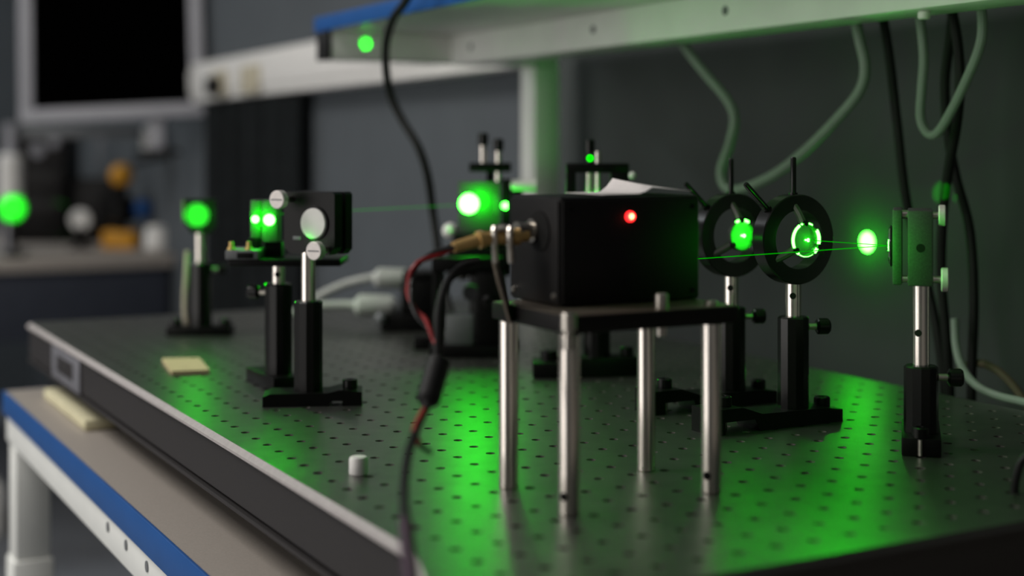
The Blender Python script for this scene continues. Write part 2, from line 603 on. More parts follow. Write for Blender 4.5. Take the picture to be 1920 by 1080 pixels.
MB().cyl((bmx + 0.012, 0.852, HB + 0.1135), (bmx + 0.012, 0.852, HB + 0.107), 0.005, 14, 0.001).build('bolt_head', 'whitepl', beam_)
for ya, front in ((1.72, True), (0.60, True)):
    ar = MB().b2(SX0 + 0.006, SX1 - 0.005, ya - 0.022, ya + 0.018, HB + 0.1177, ZP - 0.0004, 0.002).build('shelf_arm', 'white', shelf)
    MB().b2(SX0 + 0.001, SX0 + 0.006, ya - 0.0225, ya + 0.0185, HB + 0.117, ZP - 0.001, 0.001).build('end_cap', 'rubber', ar)
    MB().b2(0.957, 0.997, ya - 0.022, ya + 0.018, ZD + 0.0005, HB + 0.1175, 0.003).build('upright', 'white', shelf)

# dark back panel between the bench and the wall
ypan = W(1012, 300, WX - 0.01).y
bpn = thing('back_panel', 'dark panel standing between the bench and the wall behind the optics', 'panel', (0, 0, 0))
MB().b2(WX - 0.012, WX - 0.001, -0.4, ypan, ZD - 0.5, 0.9, 0.002).build('board', 'walldk', bpn)
MB().b2(WX - 0.014, WX - 0.001, ypan, ypan + 0.012, ZD - 0.5, 0.9, 0.001).build('edge_strip', 'walldk', bpn)

# cable trunking on the wall behind the next bench
tk = thing('wall_trunking', 'pale wall trunking with sockets running behind the shelf', 'trunking', (0, 0, 0))
TZ0, TZ1 = HB + 0.125, HB + 0.222
MB().b2(WX - 0.05, WX, ypan + 0.014, 3.62, TZ0, TZ1, 0.003).build('channel', 'whitepl', tk)
MB().b2(WX - 0.054, WX - 0.05, ypan + 0.02, 3.60, TZ0 + 0.02, TZ1 - 0.02, 0.001).build('cover', 'whitepl', tk)
for px, wd in ((413, 0.055), (471, 0.06)):
    q = W(px, 140, WX - 0.055)
    so = MB().b2(WX - 0.062, WX - 0.054, q.y - wd, q.y + wd, TZ0 + 0.006, TZ1 - 0.03, 0.002).build('socket', 'cream', tk)
    if px == 413:
        MB().b2(WX - 0.085, WX - 0.062, q.y - 0.03, q.y + 0.03, TZ0 + 0.01, TZ1 - 0.045, 0.004).build('plug', 'rubber', so)
# dark hanging panel below the trunking
dp = thing('black_curtain', 'black curtain hanging below the trunking against the grey wall', 'curtain', (0, 0, 0))
ya, yb = W(558, 300, WX - 0.04).y, W(388, 300, WX - 0.04).y
n = 60
pts = []
for k in range(n + 1):
    y = ya + (yb - ya) * k / n
    pts.append((WX - 0.035 - 0.012 * math.sin(k * 0.9) - 0.006 * math.sin(k * 2.3), y))
vs = [(x, y, TZ0 - 0.004) for x, y in pts] + [(x, y, -0.45) for x, y in pts] + [(x + 0.003, y, TZ0 - 0.004) for x, y in pts] + [(x + 0.003, y, -0.45) for x, y in pts]
q = n + 1
fs = [(k, k + 1, q + k + 1, q + k) for k in range(n)] + [(2 * q + k, 2 * q + k + 1, 3 * q + k + 1, 3 * q + k) for k in range(n)] + [(k, k + 1, 2 * q + k + 1, 2 * q + k) for k in range(n)] + [(q + k, q + k + 1, 3 * q + k + 1, 3 * q + k) for k in range(n)]
MB().add(vs, fs).build('cloth', 'curtain', dp)
MB().cyl((WX - 0.035, ya - 0.02, TZ0 - 0.006), (WX - 0.035, yb + 0.02, TZ0 - 0.006), 0.004, 10).build('rail', 'rubber', dp)


# ------------------------------------------------------------------ optics building blocks
def cap_screw(root, x, y, z, r=0.0055, h=0.007, shaft=0.0, m='blacksat', name='cap_screw'):
    mb = MB()
    mb.lathe((x, y, z), (0, 0, 1), [(0, r), (h - 0.0008, r), (h, r - 0.0008), (h, r * 0.5), (h - 0.003, r * 0.45)], 16)
    s = mb.build(name, m, root)
    if shaft:
        MB().cyl((x, y, z - shaft), (x, y, z), 0.0028, 12).build('screw_shaft', 'nickel', s)
    return s


def thumb(root, z, ang, r0=0.0115, side='blacksat'):
    d = Vector((math.cos(ang), math.sin(ang), 0))
    p = Vector((0, 0, z)) + d * r0
    t = MB().cyl(p, p + d * 0.007, 0.0026, 12).build('thumbscrew', 'nickel', root)
    MB().lathe(p + d * 0.006, d, [(0, 0.004), (0.0015, 0.0062), (0.009, 0.0062), (0.0105, 0.005)], 22).build('thumbscrew_head', side, t)


def post_set(root, holder_top, rod_top, base='bridge', bdir=0.0, thumb_ang=None, hole_ang=None, rod_r=0.0060, hold_r=0.0120, cross_z=None, hb=0.0105):
    """post holder on a base with a steel post in it; local z = 0 is the breadboard"""
    rot = Matrix.Rotation(bdir, 4, 'Z')
    if base == 'bridge':
        mb = MB().prism([(-0.085, 0), (-0.074, 0), (-0.074, 0.009), (-0.047, 0.009), (-0.042, 0), (0.037, 0), (0.037, 0.0095), (0.022, 0.0115), (-0.040, 0.0125), (-0.058, 0.0185), (-0.085, 0.0185)], -0.0135, 0.0135)
    elif base == 'fork':
        mb = MB().prism([(-0.036, 0), (0.016, 0), (0.020, 0.004), (0.028, 0.004), (0.028, 0), (0.044, 0), (0.044, 0.011), (0.026, 0.013), (0.016, 0.0105), (-0.03, 0.0105), (-0.036, 0.008)], -0.016, 0.016)
    elif base == 'slab':
        mb = MB().b2(-0.036, 0.036, -0.014, 0.014, 0, hb, 0.0015)
    else:
        mb = MB().b2(-0.013, 0.013, -0.024, 0.05, 0, 0.0125, 0.0012)
    mb.v = [tuple(rot @ Vector(p)) for p in mb.v]
    bs = mb.build('base', 'black', root)
    spots = {'bridge': [(-0.066, 0.0185, 0.018), (0.028, 0.0105, 0)], 'fork': [(0.034, 0.012, 0)], 'slab': [(-0.028, hb, 0), (0.028, hb, 0)], 'end': []}[base]
    for (sx, sz, sh) in spots:
        p = rot @ Vector((sx, 0, 0))
        cap_screw(bs, p.x, p.y, sz, 0.0062, 0.0075, sh)
    zb = {'bridge': 0.0115, 'fork': 0.0105, 'slab': hb, 'end': 0.0125}[base]
    h = MB().lathe((0, 0, zb), (0, 0, 1), [(0, hold_r), (holder_top - zb - 0.0012, hold_r), (holder_top - zb, hold_r - 0.0012), (holder_top - zb, rod_r + 0.0004), (holder_top - zb - 0.01, rod_r + 0.0004)], 12)
    h.build('post_holder', 'blacksat', root, True, 20)
    pr = MB().cyl((0, 0, holder_top - 0.02), (0, 0, rod_top), rod_r, 28, 0.0005).build('post', 'steel', root)
    if cross_z:
        d = Vector((math.cos(hole_ang), math.sin(hole_ang), 0))
        for cz in (cross_z if isinstance(cross_z, (list, tuple)) else [cross_z]):
            MB().cyl(Vector((0, 0, cz)) + d * (rod_r - 0.002), Vector((0, 0, cz)) + d * (rod_r + 0.00015), 0.0025, 16).build('cross_hole', 'holedark', pr)
    if thumb_ang is not None:
        thumb(root, holder_top - 0.008, thumb_ang, hold_r)


def spot_disc(root, p, d, r, m_='glow', name='laser_spot', sy=1.0):
    p, d = Vector(p), Vector(d).normalized()
    return MB().lathe(p, d, [(0, r), (0.0004, r * 0.96)], 24).build(name, m_, root)


CAMDIR = -TH          # rotation that makes local -y face the camera
TOCAM = -math.pi / 2 - TH


# ------------------------------------------------------------------ lens mounts
def lens_mount(label, loc, zc, holder_top, power, glass, arcs):
    r = thing('lens_mount', label, 'lens mount', (loc[0], loc[1], 0), 0.0, 'self-centering lens mounts on posts')
    post_set(r, holder_top, zc - 0.0335, 'bridge', 0.0, -0.35, TOCAM - 0.25, cross_z=holder_top + 0.016)
    MB().ring((0, 0, zc), (0, 1, 0), 0.0342, 0.0225, 0.014).build('ring', 'blacksat', r)
    for a in (90, 137):
        d = Vector((math.cos(math.radians(a)), 0, math.sin(math.radians(a))))
        c = Vector((0, 0, zc))
        hd = MB().lathe(c + d * 0.033, d, [(0, 0.0022), (0.0285, 0.0022), (0.0295, 0.0016)], 14).build('adjuster_rod', 'blacksat', r)
        MB().lathe(c + d * 0.0335, d, [(0, 0.0034), (0.002, 0.0034)], 14).build('collar', 'blacksat', hd)
    # three jaws reaching from the ring to the lens
    lc = Vector((0.001, -0.012, zc))
    for a in (97, 215, 335):
        d = Vector((math.cos(math.radians(a)), 0, math.sin(math.radians(a))))
        p0 = Vector((0, -0.004, zc)) + d * 0.0265
        p1 = lc + d * 0.0128
        mb = MB().tube([p0, p0 * 0.5 + p1 * 0.5 + Vector((0, -0.001, 0)), p1], 0.0030, 8, 4)
        j = mb.build('jaw', 'jaw', r)
        MB().cyl(p1 - Vector((0, 0.004, 0)), p1 + Vector((0, 0.004, 0)), 0.0022, 10).build('jaw_tip', 'blacksat', j)
    n = 32
    pr = [(-0.0028, 0.0004), (-0.0026, 0.004), (-0.0018, 0.0085), (-0.0008, 0.0118), (0.0008, 0.0118), (0.0018, 0.0085), (0.0026, 0.004), (0.0028, 0.0004)]
    ln = MB().lathe(lc, (0, 1, 0), pr, n).build('lens', glass, r)
    MB().ring(lc, (0, 1, 0), 0.0126, 0.0115, 0.0042, 36, 0.0003).build('lens_rim', 'diffg', ln)
    for (a0, a1, rr) in arcs:
        MB().tube([lc + Vector((0.0125 * math.cos(math.radians(a0 + (a1 - a0) * k / 8)), -0.0016, 0.0125 * math.sin(math.radians(a0 + (a1 - a0) * k / 8)))) for k in range(9)], rr, 8, 3).build('lit_rim', 'rimglow', ln)
    spot_disc(ln, lc + Vector((0.0004, -0.0034, 0.0)), (0, -1, 0), 0.0014, 'glow')
    spot_disc(ln, lc + Vector((-0.0022, -0.0034, 0.0002)), (0, -1, 0), 0.0007, 'glow')
    laser_point('lens_scatter', lc + Vector((0, -0.0065, 0)), power, 0.0015, r)
    laser_point('lens_scatter_rear', lc + Vector((0, 0.006, 0.0)), power * 0.6, 0.0015, r)
    return r


lens_mount('self-centering lens mount nearer the adjustable end mirror', (0.7055, 0.850), 0.1400, 0.0812, 0.020, 'lens_clear', ((120, 235, 0.0011), (-50, 35, 0.0013), (62, 112, 0.0008), (240, 300, 0.0005)))
lens_mount('self-centering lens mount between the black box and the other lens mount', (0.7135, 0.938), 0.1385, 0.0795, 0.026, 'lens_hazy', ((60, 120, 0.0012),))

# ------------------------------------------------------------------ end mirror that receives the beam
pm = V(1727, 820, 0.985)
em = thing('mirror_mount', 'kinematic mirror mount seen edge on with two pale knobs at the beam end', 'mirror mount', (pm.x, pm.y, 0), CAMDIR - 0.27)
post_set(em, 0.0587, 0.116, 'end', 0.0, 0.12, TOCAM + TH - 0.35, hold_r=0.0116, rod_r=0.0058, cross_z=[0.0815])
cap_screw(em, -0.0008, -0.019, 0.0125, 0.0058, 0.007)
MB().cyl((-0.0008, -0.0246, 0.001), (-0.0008, -0.0246, 0.0118), 0.0016, 10).build('slot_screw', 'nickel', em)
MB().b2(-0.0190, -0.0125, -0.023, 0.023, 0.1158, 0.1672, 0.0014).build('front_plate', 'anod', em)
bp = MB().b2(-0.0090, 0.0076, -0.0235, 0.0225, 0.1153, 0.1668, 0.0012).build('back_plate', 'anod', em)
MB().cyl((-0.0005, -0.02365, 0.1413), (-0.0005, -0.021, 0.1413), 0.0030, 18).build('side_hole', 'holedark', bp)
MB().cyl((-0.0216, 0.0, 0.141), (-0.0192, 0.0, 0.141), 0.0127, 32, 0.0004).build('mirror', 'mirror', em)
MB().ring((-0.0196, 0.0, 0.141), (1, 0, 0), 0.0145, 0.0127, 0.002, 36, 0.0002).build('retaining_ring', 'black', em)
for (z, y, x0, x1, r) in ((0.1633, -0.017, 0.0112, 0.0158, 0.0072), (0.1192, 0.016, 0.0128, 0.0178, 0.0080), (0.1200, -0.0195, 0.0128, 0.0176, 0.0082)):
    if y > 0:
        continue
    kn = MB().lathe((x0, y, z), (1, 0, 0), [(0, r - 0.0006), (0.0006, r), (x1 - x0 - 0.0006, r), (x1 - x0, r - 0.0006)], 24).build('adjuster_knob', 'knob', em)
    MB().cyl((0.0070, y, z), (x0 + 0.0005, y, z), 0.0024, 12).build('adjuster_shaft', 'nickel', kn)
    MB().cyl((-0.0130, y, z + (0.0005 if z > 0.14 else 0.0)), (-0.0086, y, z + (0.0005 if z > 0.14 else 0.0)), 0.0030 if z > 0.14 else 0.0024, 12).build('adjuster_tip', 'nickel', kn)
spot_disc(em, (-0.0217, -0.001, 0.1415), (-1, 0, 0), 0.0040, 'glow')
laser_point('mirror_scatter', (-0.044, -0.052, 0.142), 0.17, 0.002, em)

# laser beam, visible as a thin line in the dusty air
mir = Vector((em.location.x, em.location.y, 0)) + Matrix.Rotation(CAMDIR - 0.27, 3, 'Z') @ Vector((-0.0218, -0.001, 0.1412))
b1 = MB().cyl(Vector((0.7065, 0.836, 0.1400)), mir, 0.00028, 8).build('laser_beam', 'beam')
tag(b1, 'thin green laser beam between the clear lens and the end mirror', 'laser beam', 'laser beams')
b2 = MB().cyl(V(1240, 490, 1.02), mir, 0.00032, 8).build('laser_beam', 'beam')
tag(b2, 'thin green laser beam crossing in front of both lens mounts', 'laser beam', 'laser beams')

b3 = MB().cyl(V(512, 402, 1.24), V(868, 384, 1.478), 0.00022, 8).build('laser_beam', 'beam')
tag(b3, 'faint green laser beam running from the glowing prisms to the splitter plate', 'laser beam', 'laser beams')

for o in (b1, b2, b3):
    o['kind'] = 'thing'

# spot on the wall
wsp = W(1626, 454, WX - 0.0124)
o = MB().lathe(wsp, (-1, 0, 0), [(0, 0.0105), (0.0005, 0.0100)], 28).build('laser_spot', 'wallglow')
tag(o, 'bright round green laser spot glowing on the dark wall', 'laser spot')
laser_point('wall_scatter', wsp + Vector((-0.020, 0, 0)), 0.075, 0.004)

# ------------------------------------------------------------------ the black box on its four-legged stand
ZL, ZT = 0.1035, 0.114
LI = [(3.55, 14.65), (3.55, 11.75), (7.6, 11.75), (7.65, 14.5)]
gx = lambda i: HX + i * PITCH
gy = lambda j: HY - j * PITCH
stand = thing('post_stand', 'flat plate on four polished steel posts carrying the black box', 'stand', (gx(5.6), gy(13.0), 0))
MBp = MB().b2(gx(3.3) - gx(5.6), gx(8.1) - gx(5.6), gy(15.0) - gy(13.0), gy(11.3) - gy(13.0), ZL, ZT - 0.0004, 0.001)
MBp.build('stand_plate', 'boxblack', stand)
MB().b2(gx(3.3) - gx(5.6) + 0.001, gx(8.1) - gx(5.6) - 0.001, gy(15.0) - gy(13.0) + 0.001, gy(11.3) - gy(13.0) - 0.001, ZT - 0.0006, ZT).build('plate_top', 'plate', stand, False)
for k, (i, j) in enumerate(LI):
    x, y = gx(i) - gx(5.6), gy(j) - gy(13.0)
    lg = MB().cyl((x, y, 0), (x, y, ZL - 0.0005), 0.0060, 32, 0.0006).build('leg', 'steel', stand)
    if k in (0, 3):
        d = Vector((math.cos(TOCAM - 0.6), math.sin(TOCAM - 0.6), 0))
        MB().cyl(Vector((x, y, 0.011)) + d * 0.004, Vector((x, y, 0.011)) + d * 0.00615, 0.0025, 14).build('cross_hole', 'holedark', lg)
    if k > 1:
        cap_screw(stand, x, y, ZT, 0.0042, 0.0022, m='nickel')
# bolt with spacer fixed at the front corner, seen bright against the plate
bx_, by_ = gx(3.25) - gx(5.6), gy(15.0) - gy(13.0)
bt = MB().lathe((bx_, by_ - 0.003, ZL + 0.006), (0, 0, 1), [(-0.014, 0.0028), (-0.0135, 0.0036), (-0.006, 0.0036), (-0.005, 0.0026), (-0.0035, 0.0026), (-0.003, 0.0046), (0.006, 0.0046), (0.007, 0.0036)], 18).build('corner_bolt', 'nickel', stand)
q = G(1240, 577, ZT)
pb_ = to_local(stand, q)
cap_screw(stand, pb_.x, pb_.y, ZT, 0.0042, 0.0085, m='nickel')
MB().lathe((pb_.x, pb_.y, ZL), (0, 0, -1), [(0, 0.003), (0.006, 0.003), (0.0065, 0.0022)], 12).build('bolt_end', 'nickel', stand)

bxA, bxB, byA, byB = gx(4.05), gx(8.08), gy(13.4), gy(10.95)
ZB1 = 0.1795
cxb, cyb = (bxA + bxB) / 2, (byA + byB) / 2
box = thing('detector_box', 'black metal box with a red lamp on the four-legged stand', 'electronics box', (cxb, cyb, ZT))
hx, hy, hz = (bxB - bxA) / 2, (byB - byA) / 2, ZB1 - ZT
MB().b2(-hx, hx, -hy, hy, 0.0002, hz, 0.0016).build('housing', 'boxblack', box)
MB().b2(-hx + 0.001, hx - 0.001, -hy - 0.0012, -hy, 0.002, hz - 0.002, 0.0005).build('front_panel', 'boxblack', box)
MB().b2(-hx - 0.0012, -hx, -hy + 0.001, hy - 0.001, 0.002, hz - 0.002, 0.0005).build('side_panel', 'boxblack', box)
for sx in (-1, 1):
    for sz in (0.006, hz - 0.007):
        MB().lathe((sx * (hx - 0.006), -hy - 0.0012, sz), (0, -1, 0), [(0, 0.0018), (0.0007, 0.0016)], 12).build('panel_screw', 'black', box)
for sy in (-1, 1):
    MB().lathe((-hx - 0.0012, sy * (hy - 0.0055), 0.0065), (-1, 0, 0), [(0, 0.0021), (0.0012, 0.0017)], 12).build('panel_screw', 'nickel', box)
# red lamp
r = (1180 - 960.0) / F
Yl = (cyb - hy - 0.0012) / (CT - r * ST)
led = to_local(box, V(1181, 406, Yl))
lm_ = MB().lathe((led.x, -hy - 0.0012, led.z), (0, -1, 0), [(0, 0.0032), (0.0015, 0.0031), (0.003, 0.0022), (0.0036, 0.0008)], 18).build('indicator_lamp', 'led', box)
MB().lathe((led.x - 0.0007, -hy - 0.0045, led.z + 0.0002), (0, -1, 0), [(0, 0.0016), (0.0005, 0.0012)], 14).build('lamp_core', 'ledcore', lm_)
# connector on the side panel
cn = to_local(box, W(1000, 432, bxA))
dk = MB().lathe((-hx - 0.0012, cn.y - 0.010, cn.z), (-1, 0, 0), [(0, 0.0125), (0.0008, 0.0125)], 24).build('connector_recess', 'holedark', box)
c0 = Vector((-hx - 0.0012, cn.y - 0.002, cn.z))
jk = MB().lathe(c0, (-1, 0, 0), [(0, 0.0072), (0.0018, 0.0072), (0.002, 0.0050), (0.010, 0.0050), (0.0102, 0.0058), (0.012, 0.0058)], 22).build('coaxial_jack', 'nickel', box)

# paper sheet on the box
NP = 14
pw = thing('paper_sheet', 'curled white paper scrap lying on top of the black box', 'paper', (cxb, cyb, ZB1))
vs, fs = [], []
for a in range(NP + 1):
    for b in range(7):
        u, v_ = a / NP, b / 6
        x = -0.016 + 0.066 * u
        y = -0.024 + 0.046 * v_ + 0.003 * math.sin(3 * u)
        z = 0.0008 + (0.0088 * max(0, min(1, (u - 0.40) / 0.16)) ** 2 - 0.013 * max(0, u - 0.56)) * (0.45 + 0.55 * v_)
        vs.append((x, y, z))
m7 = len(vs)
vs += [(x, y, z + 0.0003) for x, y, z in vs]
for a in range(NP):
    for b in range(6):
        i0 = a * 7 + b
        fs.append((i0, i0 + 1, i0 + 8, i0 + 7))
        fs.append((m7 + i0, m7 + i0 + 1, m7 + i0 + 8, m7 + i0 + 7))
for a in range(NP):
    for b in (0, 6):
        i0 = a * 7 + b
        fs.append((i0, i0 + 7, m7 + i0 + 7, m7 + i0))
for b in range(6):
    for a in (0, NP):
        i0 = a * 7 + b
        fs.append((i0, i0 + 1, m7 + i0 + 1, m7 + i0))
MB().add(vs, fs).build('sheet', 'paper', pw)

# brass coax adapter with clip and wires
jack_tip = Vector((cxb, cyb, ZT)) + c0 + Vector((-0.012, 0, 0))
YJ = jack_tip.x * ST + jack_tip.y * CT
ad = thing('coax_adapter', 'brass coaxial adapter plugged into the side of the black box', 'adapter', (0, 0, 0))
pA, pB, pC, pD = V(990, 442, YJ - 0.000), V(905, 448, YJ - 0.012), V(900, 449, YJ - 0.013), V(850, 464, YJ - 0.02)
MB().lathe(pA, pB - pA, [(0, 0.0035), (0.006, 0.0035), (0.0062, 0.0052), (0.014, 0.0052), (0.0145, 0.0042), ((pB - pA).length, 0.0042)], 20).build('adapter_body', 'gold', ad)
MB().lathe(pB, pD - pB, [(0, 0.0054), (0.003, 0.0054), (0.0034, 0.0040), ((pD - pB).length, 0.0034)], 20).build('plug_sleeve', 'gold', ad)
clip = thing('alligator_clip', 'nickel alligator clip gripping the brass adapter beside the box', 'clip', (0, 0, 0))
for dx in (928, 957):
    c1 = V(dx, 452, YJ - 0.010)
    MB().tube([c1 + Vector((0, 0, 0.008)), c1 + Vector((-0.0015, -0.002, 0.004)), c1 + Vector((0, 0, -0.006)), c1 + Vector((0.001, 0.001, -0.013))], 0.0022, 8).build('jaw', 'nickel', clip)
MB().tube([V(928, 430, YJ - 0.010), V(943, 427, YJ - 0.010), V(957, 430, YJ - 0.010)], 0.0022, 8).build('hinge', 'nickel', clip)
br = thing('metal_bracket', 'bent strip of grey metal hanging below the alligator clip', 'bracket', (0, 0, 0))
p = [V(922, 492, YJ - 0.01), V(931, 530, YJ - 0.012), V(944, 575, YJ - 0.014), V(952, 606, YJ - 0.015)]
wdt = Vector((0.006, 0.008, 0))
mb = MB()
vs = []
for a in p:
    for s_ in (0, 1):
        for t_ in (0, 1):
            vs.append(a + wdt * (s_ * 1.5) + Vector((0.0012 * t_, -0.0012 * t_, 0)))
fs = []
for k in range(3):
    a = k * 4
    fs += [(a, a + 2, a + 6, a + 4), (a + 1, a + 3, a + 7, a + 5), (a, a + 1, a + 5, a + 4), (a + 2, a + 3, a + 7, a + 6)]
fs += [(0, 1, 3, 2), (12, 13, 15, 14)]
mb.add(vs, fs).build('strip', 'plate', br, False)

# red and black twisted lead with its junction sleeve
wire = thing('power_lead', 'red and black twisted lead with a black sleeve hanging from the brass adapter', 'cable', (0, 0, 0))
core = [V(852, 464, YJ - 0.02), V(812, 478, YJ - 0.022), V(779, 500, YJ - 0.03), V(768, 540, YJ - 0.035), V(776, 578, YJ - 0.04), V(800, 608, YJ - 0.045), V(818, 640, YJ - 0.05), V(824, 676, YJ - 0.052)]


def twist(path, off, turns, phase, res=10):
    out = []
    m_ = len(path)
    tot = (m_ - 1) * res
    c_ = 0
    for i in range(m_ - 1):
        p0, p1, p2, p3 = path[max(i - 1, 0)], path[i], path[i + 1], path[min(i + 2, m_ - 1)]
        for k in range(res):
            t = k / res
            b = 0.5 * ((2 * p1) + (p2 - p0) * t + (2 * p0 - 5 * p1 + 4 * p2 - p3) * t * t + (3 * p1 - p0 - 3 * p2 + p3) * t ** 3)
            d = (p2 - p1).normalized()
            u, q_ = frame_of(d)
            a = phase + 2 * math.pi * turns * c_ / tot
            out.append(b + (u * math.cos(a) + q_ * math.sin(a)) * off)
            c_ += 1
    out.append(path[-1])
    return out


MB().tube(twist(core, 0.0012, 2.5, 0), 0.0014, 8, 1).build('red_wire', 'red', wire)
MB().tube(twist(core, 0.0012, 2.5, math.pi), 0.0014, 8, 1).build('black_wire', 'blackw', wire)
YW = YJ - 0.055
sl0, sl1 = V(824, 672, YW), V(800, 758, YW - 0.02)
MB().lathe(sl0, sl1 - sl0, [(0, 0.004), (0.002, 0.0068), ((sl1 - sl0).length - 0.003, 0.0068), ((sl1 - sl0).length, 0.004)], 14).build('junction_sleeve', 'rubber', wire)
MB().tube([V(898, 492, YJ - 0.01), V(868, 500, YJ - 0.015), V(838, 530, YJ - 0.03), V(823, 580, YJ - 0.04), V(820, 640, YJ - 0.05), V(821, 690, YW)], 0.0026, 10).build('black_cable', 'rubber', wire)
tail = [V(804, 752, YW - 0.02), V(790, 782, YW - 0.03), V(776, 815, YW - 0.05), V(763, 860, YW - 0.075), V(757, 915, YW - 0.10), V(759, 970, YW - 0.13), V(765, 1030, YW - 0.16), V(772, 1090, YW - 0.19), V(776, 1150, YW - 0.21)]
MB().tube(tail, 0.0025, 10).build('tail_cable', 'rubber', wire)
MB().tube([V(760, 980, YW - 0.135), V(765, 1030, YW - 0.16), V(772, 1090, YW - 0.19), V(775, 1130, YW - 0.205)], 0.0036, 10).build('shrink_tube', 'purple', wire)
MB().tube([V(795, 768, YW - 0.026), V(781, 795, YW - 0.04), V(776, 812, YW - 0.05), V(786, 832, YW - 0.05)], 0.0016, 8).build('red_wire', 'red', wire)
MB().tube([V(779, 818, YW - 0.05), V(789, 836, YW - 0.05), V(810, 850, YW - 0.05)], [0.0018, 0.0016, 0.0014, 0.0012], 8).build('cut_end', 'blackw', wire)

# ------------------------------------------------------------------ kinematic mount with a white mirror back
p = V(578, 760, 1.168)
km = thing('mirror_mount', 'kinematic mirror mount showing a white disc between two pale knobs', 'mirror mount', (p.x, p.y, 0), CAMDIR)
post_set(km, 0.0842, 0.124, 'fork', 0.1, None, TOCAM, hold_r=0.0118, rod_r=0.0060)
YAW = Matrix.Rotation(-0.5, 4, 'Z')


def yawed(mb, c=(0.003, 0.0, 0.148)):
    mb.v = [tuple(Vector(c) + YAW @ Vector(p_)) for p_ in mb.v]
    return mb


def plate_poly(s, ch):
    return [(-s, -s + ch), (-s + ch, -s), (s - ch, -s), (s, -s + ch), (s, s - 0.002), (s - 0.002, s), (-s + 0.002, s), (-s, s - 0.002)]


yawed(MB().prism(plate_poly(0.0255, 0.006), -0.004, 0.007)).build('back_plate', 'black', km)
yawed(MB().prism(plate_poly(0.0255, 0.004), 0.0115, 0.021)).build('front_plate', 'black', km)
dk = yawed(MB().cyl((0.0055, -0.0065, 0.0), (0.0055, -0.0035, 0.0), 0.0125, 32, 0.0006))
dk.build('mirror_back', 'whitepl', km)
yawed(MB().ring((0.0055, -0.0045, 0.0), (0, 1, 0), 0.0142, 0.0126, 0.002, 36, 0.0003)).build('retaining_ring', 'black', km)
for (x, z) in ((-0.0185, 0.0195), (0.0185, -0.021)):
    kn = yawed(MB().lathe((x, -0.016, z), (0, -1, 0), [(0, 0.0068), (0.0006, 0.0075), (0.0065, 0.0075), (0.007, 0.0070)], 26)).build('adjuster_knob', 'knob', km)
    yawed(MB().cyl((x, 0.0115, z), (x, -0.0165, z), 0.0026, 12)).build('adjuster_shaft', 'nickel', kn)
    yawed(MB().b2(x - 0.0055, x + 0.0055, -0.0232, -0.0229, z - 0.0005, z + 0.0005)).build('screw_slot', 'grey', kn)
yawed(MB().b2(-0.016, -0.008, -0.0046, -0.0038, -0.014, -0.011, 0.0003)).build('spring_pin', 'grey', km)
# green fringe at the edge of the disc: laser light scattered from behind
p = Vector((0.003, 0.0, 0.148)) + YAW @ Vector((0.001, -0.0095, -0.0150))
laser_point('disc_scatter', p, 0.003, 0.001, km)

# ------------------------------------------------------------------ prism stage behind it
p = V(522, 700, 1.245)
ps = thing('prism_stage', 'small black platform on a post carrying two glowing green prisms', 'prism stage', (p.x, p.y, 0), CAMDIR)
post_set(ps, 0.0914, 0.110, 'end', 0.5, 2.9, TOCAM + TH, rod_r=0.0056, hold_r=0.0120, cross_z=0.0995)
MB().b2(-0.038, 0.058, -0.030, 0.030, 0.1085, 0.1145, 0.001).build('platform', 'black', ps)
MB().b2(-0.040, -0.012, -0.033, 0.012, 0.1145, 0.1225, 0.001).build('slide', 'grey', ps)
MB().b2(-0.030, -0.016, -0.0336, -0.03, 0.1155, 0.1205, 0.0005).build('slide_slot', 'holedark', ps)
for x in (-0.036, -0.021):
    MB().lathe((x, -0.026, 0.1225), (0, 0, 1), [(0, 0.0035), (0.002, 0.0035), (0.0025, 0.0022), (0.007, 0.002)], 14).build('brass_screw', 'gold', ps)
MB().b2(-0.024, -0.014, -0.014, 0.010, 0.1225, 0.132, 0.001).build('prism_clamp', 'black', ps)
MB().b2(-0.011, 0.004, -0.006, 0.012, 0.1145, 0.128, 0.001).build('prism_clamp', 'black', ps)
MB().b2(-0.0225, -0.0135, -0.012, 0.006, 0.132, 0.1645, 0.0006).build('prism', 'diffg', ps)
MB().b2(-0.0125, 0.001, -0.012, 0.010, 0.128, 0.1645, 0.0006).build('prism', 'diffg', ps)
spot_disc(ps, (-0.0180, -0.0123, 0.1480), (0, -1, 0), 0.0032, 'glow')
spot_disc(ps, (-0.0060, -0.0123, 0.1475), (0, -1, 0), 0.0048, 'glow')
laser_point('prism_scatter', (-0.012, -0.020, 0.148), 0.10, 0.002, ps)

# ------------------------------------------------------------------ far mirror post
p = V(376, 628, 1.605)
fm = thing('mirror_mount', 'distant round mirror mount on a post near the breadboard corner lit green', 'mirror mount', (p.x, p.y, 0), CAMDIR)
post_set(fm, 0.0817, 0.115, 'slab', 0.0, 0.1, TOCAM + TH, hold_r=0.0130, rod_r=0.0058)
MB().prism([(-0.017, 0.153), (-0.017, 0.126), (-0.010, 0.115), (0.010, 0.113), (0.018, 0.122), (0.018, 0.153)], -0.004, 0.012).build('mount_body', 'black', fm)
MB().cyl((-0.003, -0.005, 0.135), (-0.003, -0.0035, 0.135), 0.0145, 28, 0.0004).build('mirror', 'diffg', fm)
MB().b2(-0.0195, -0.0172, -0.006, 0.010, 0.128, 0.152, 0.0005).build('side_strip', 'plate', fm)
laser_point('far_mirror_scatter', (-0.003, -0.016, 0.135), 0.12, 0.004, fm)
cb = MB().tube([V(352, 470, 1.62), V(350, 510, 1.62), V(347, 560, 1.62), V(349, 600, 1.62), V(360, 622, 1.62)], 0.0035, 8).build('beige_cable', 'cream')
tag(cb, 'beige cable running down beside the distant mirror post', 'cable')

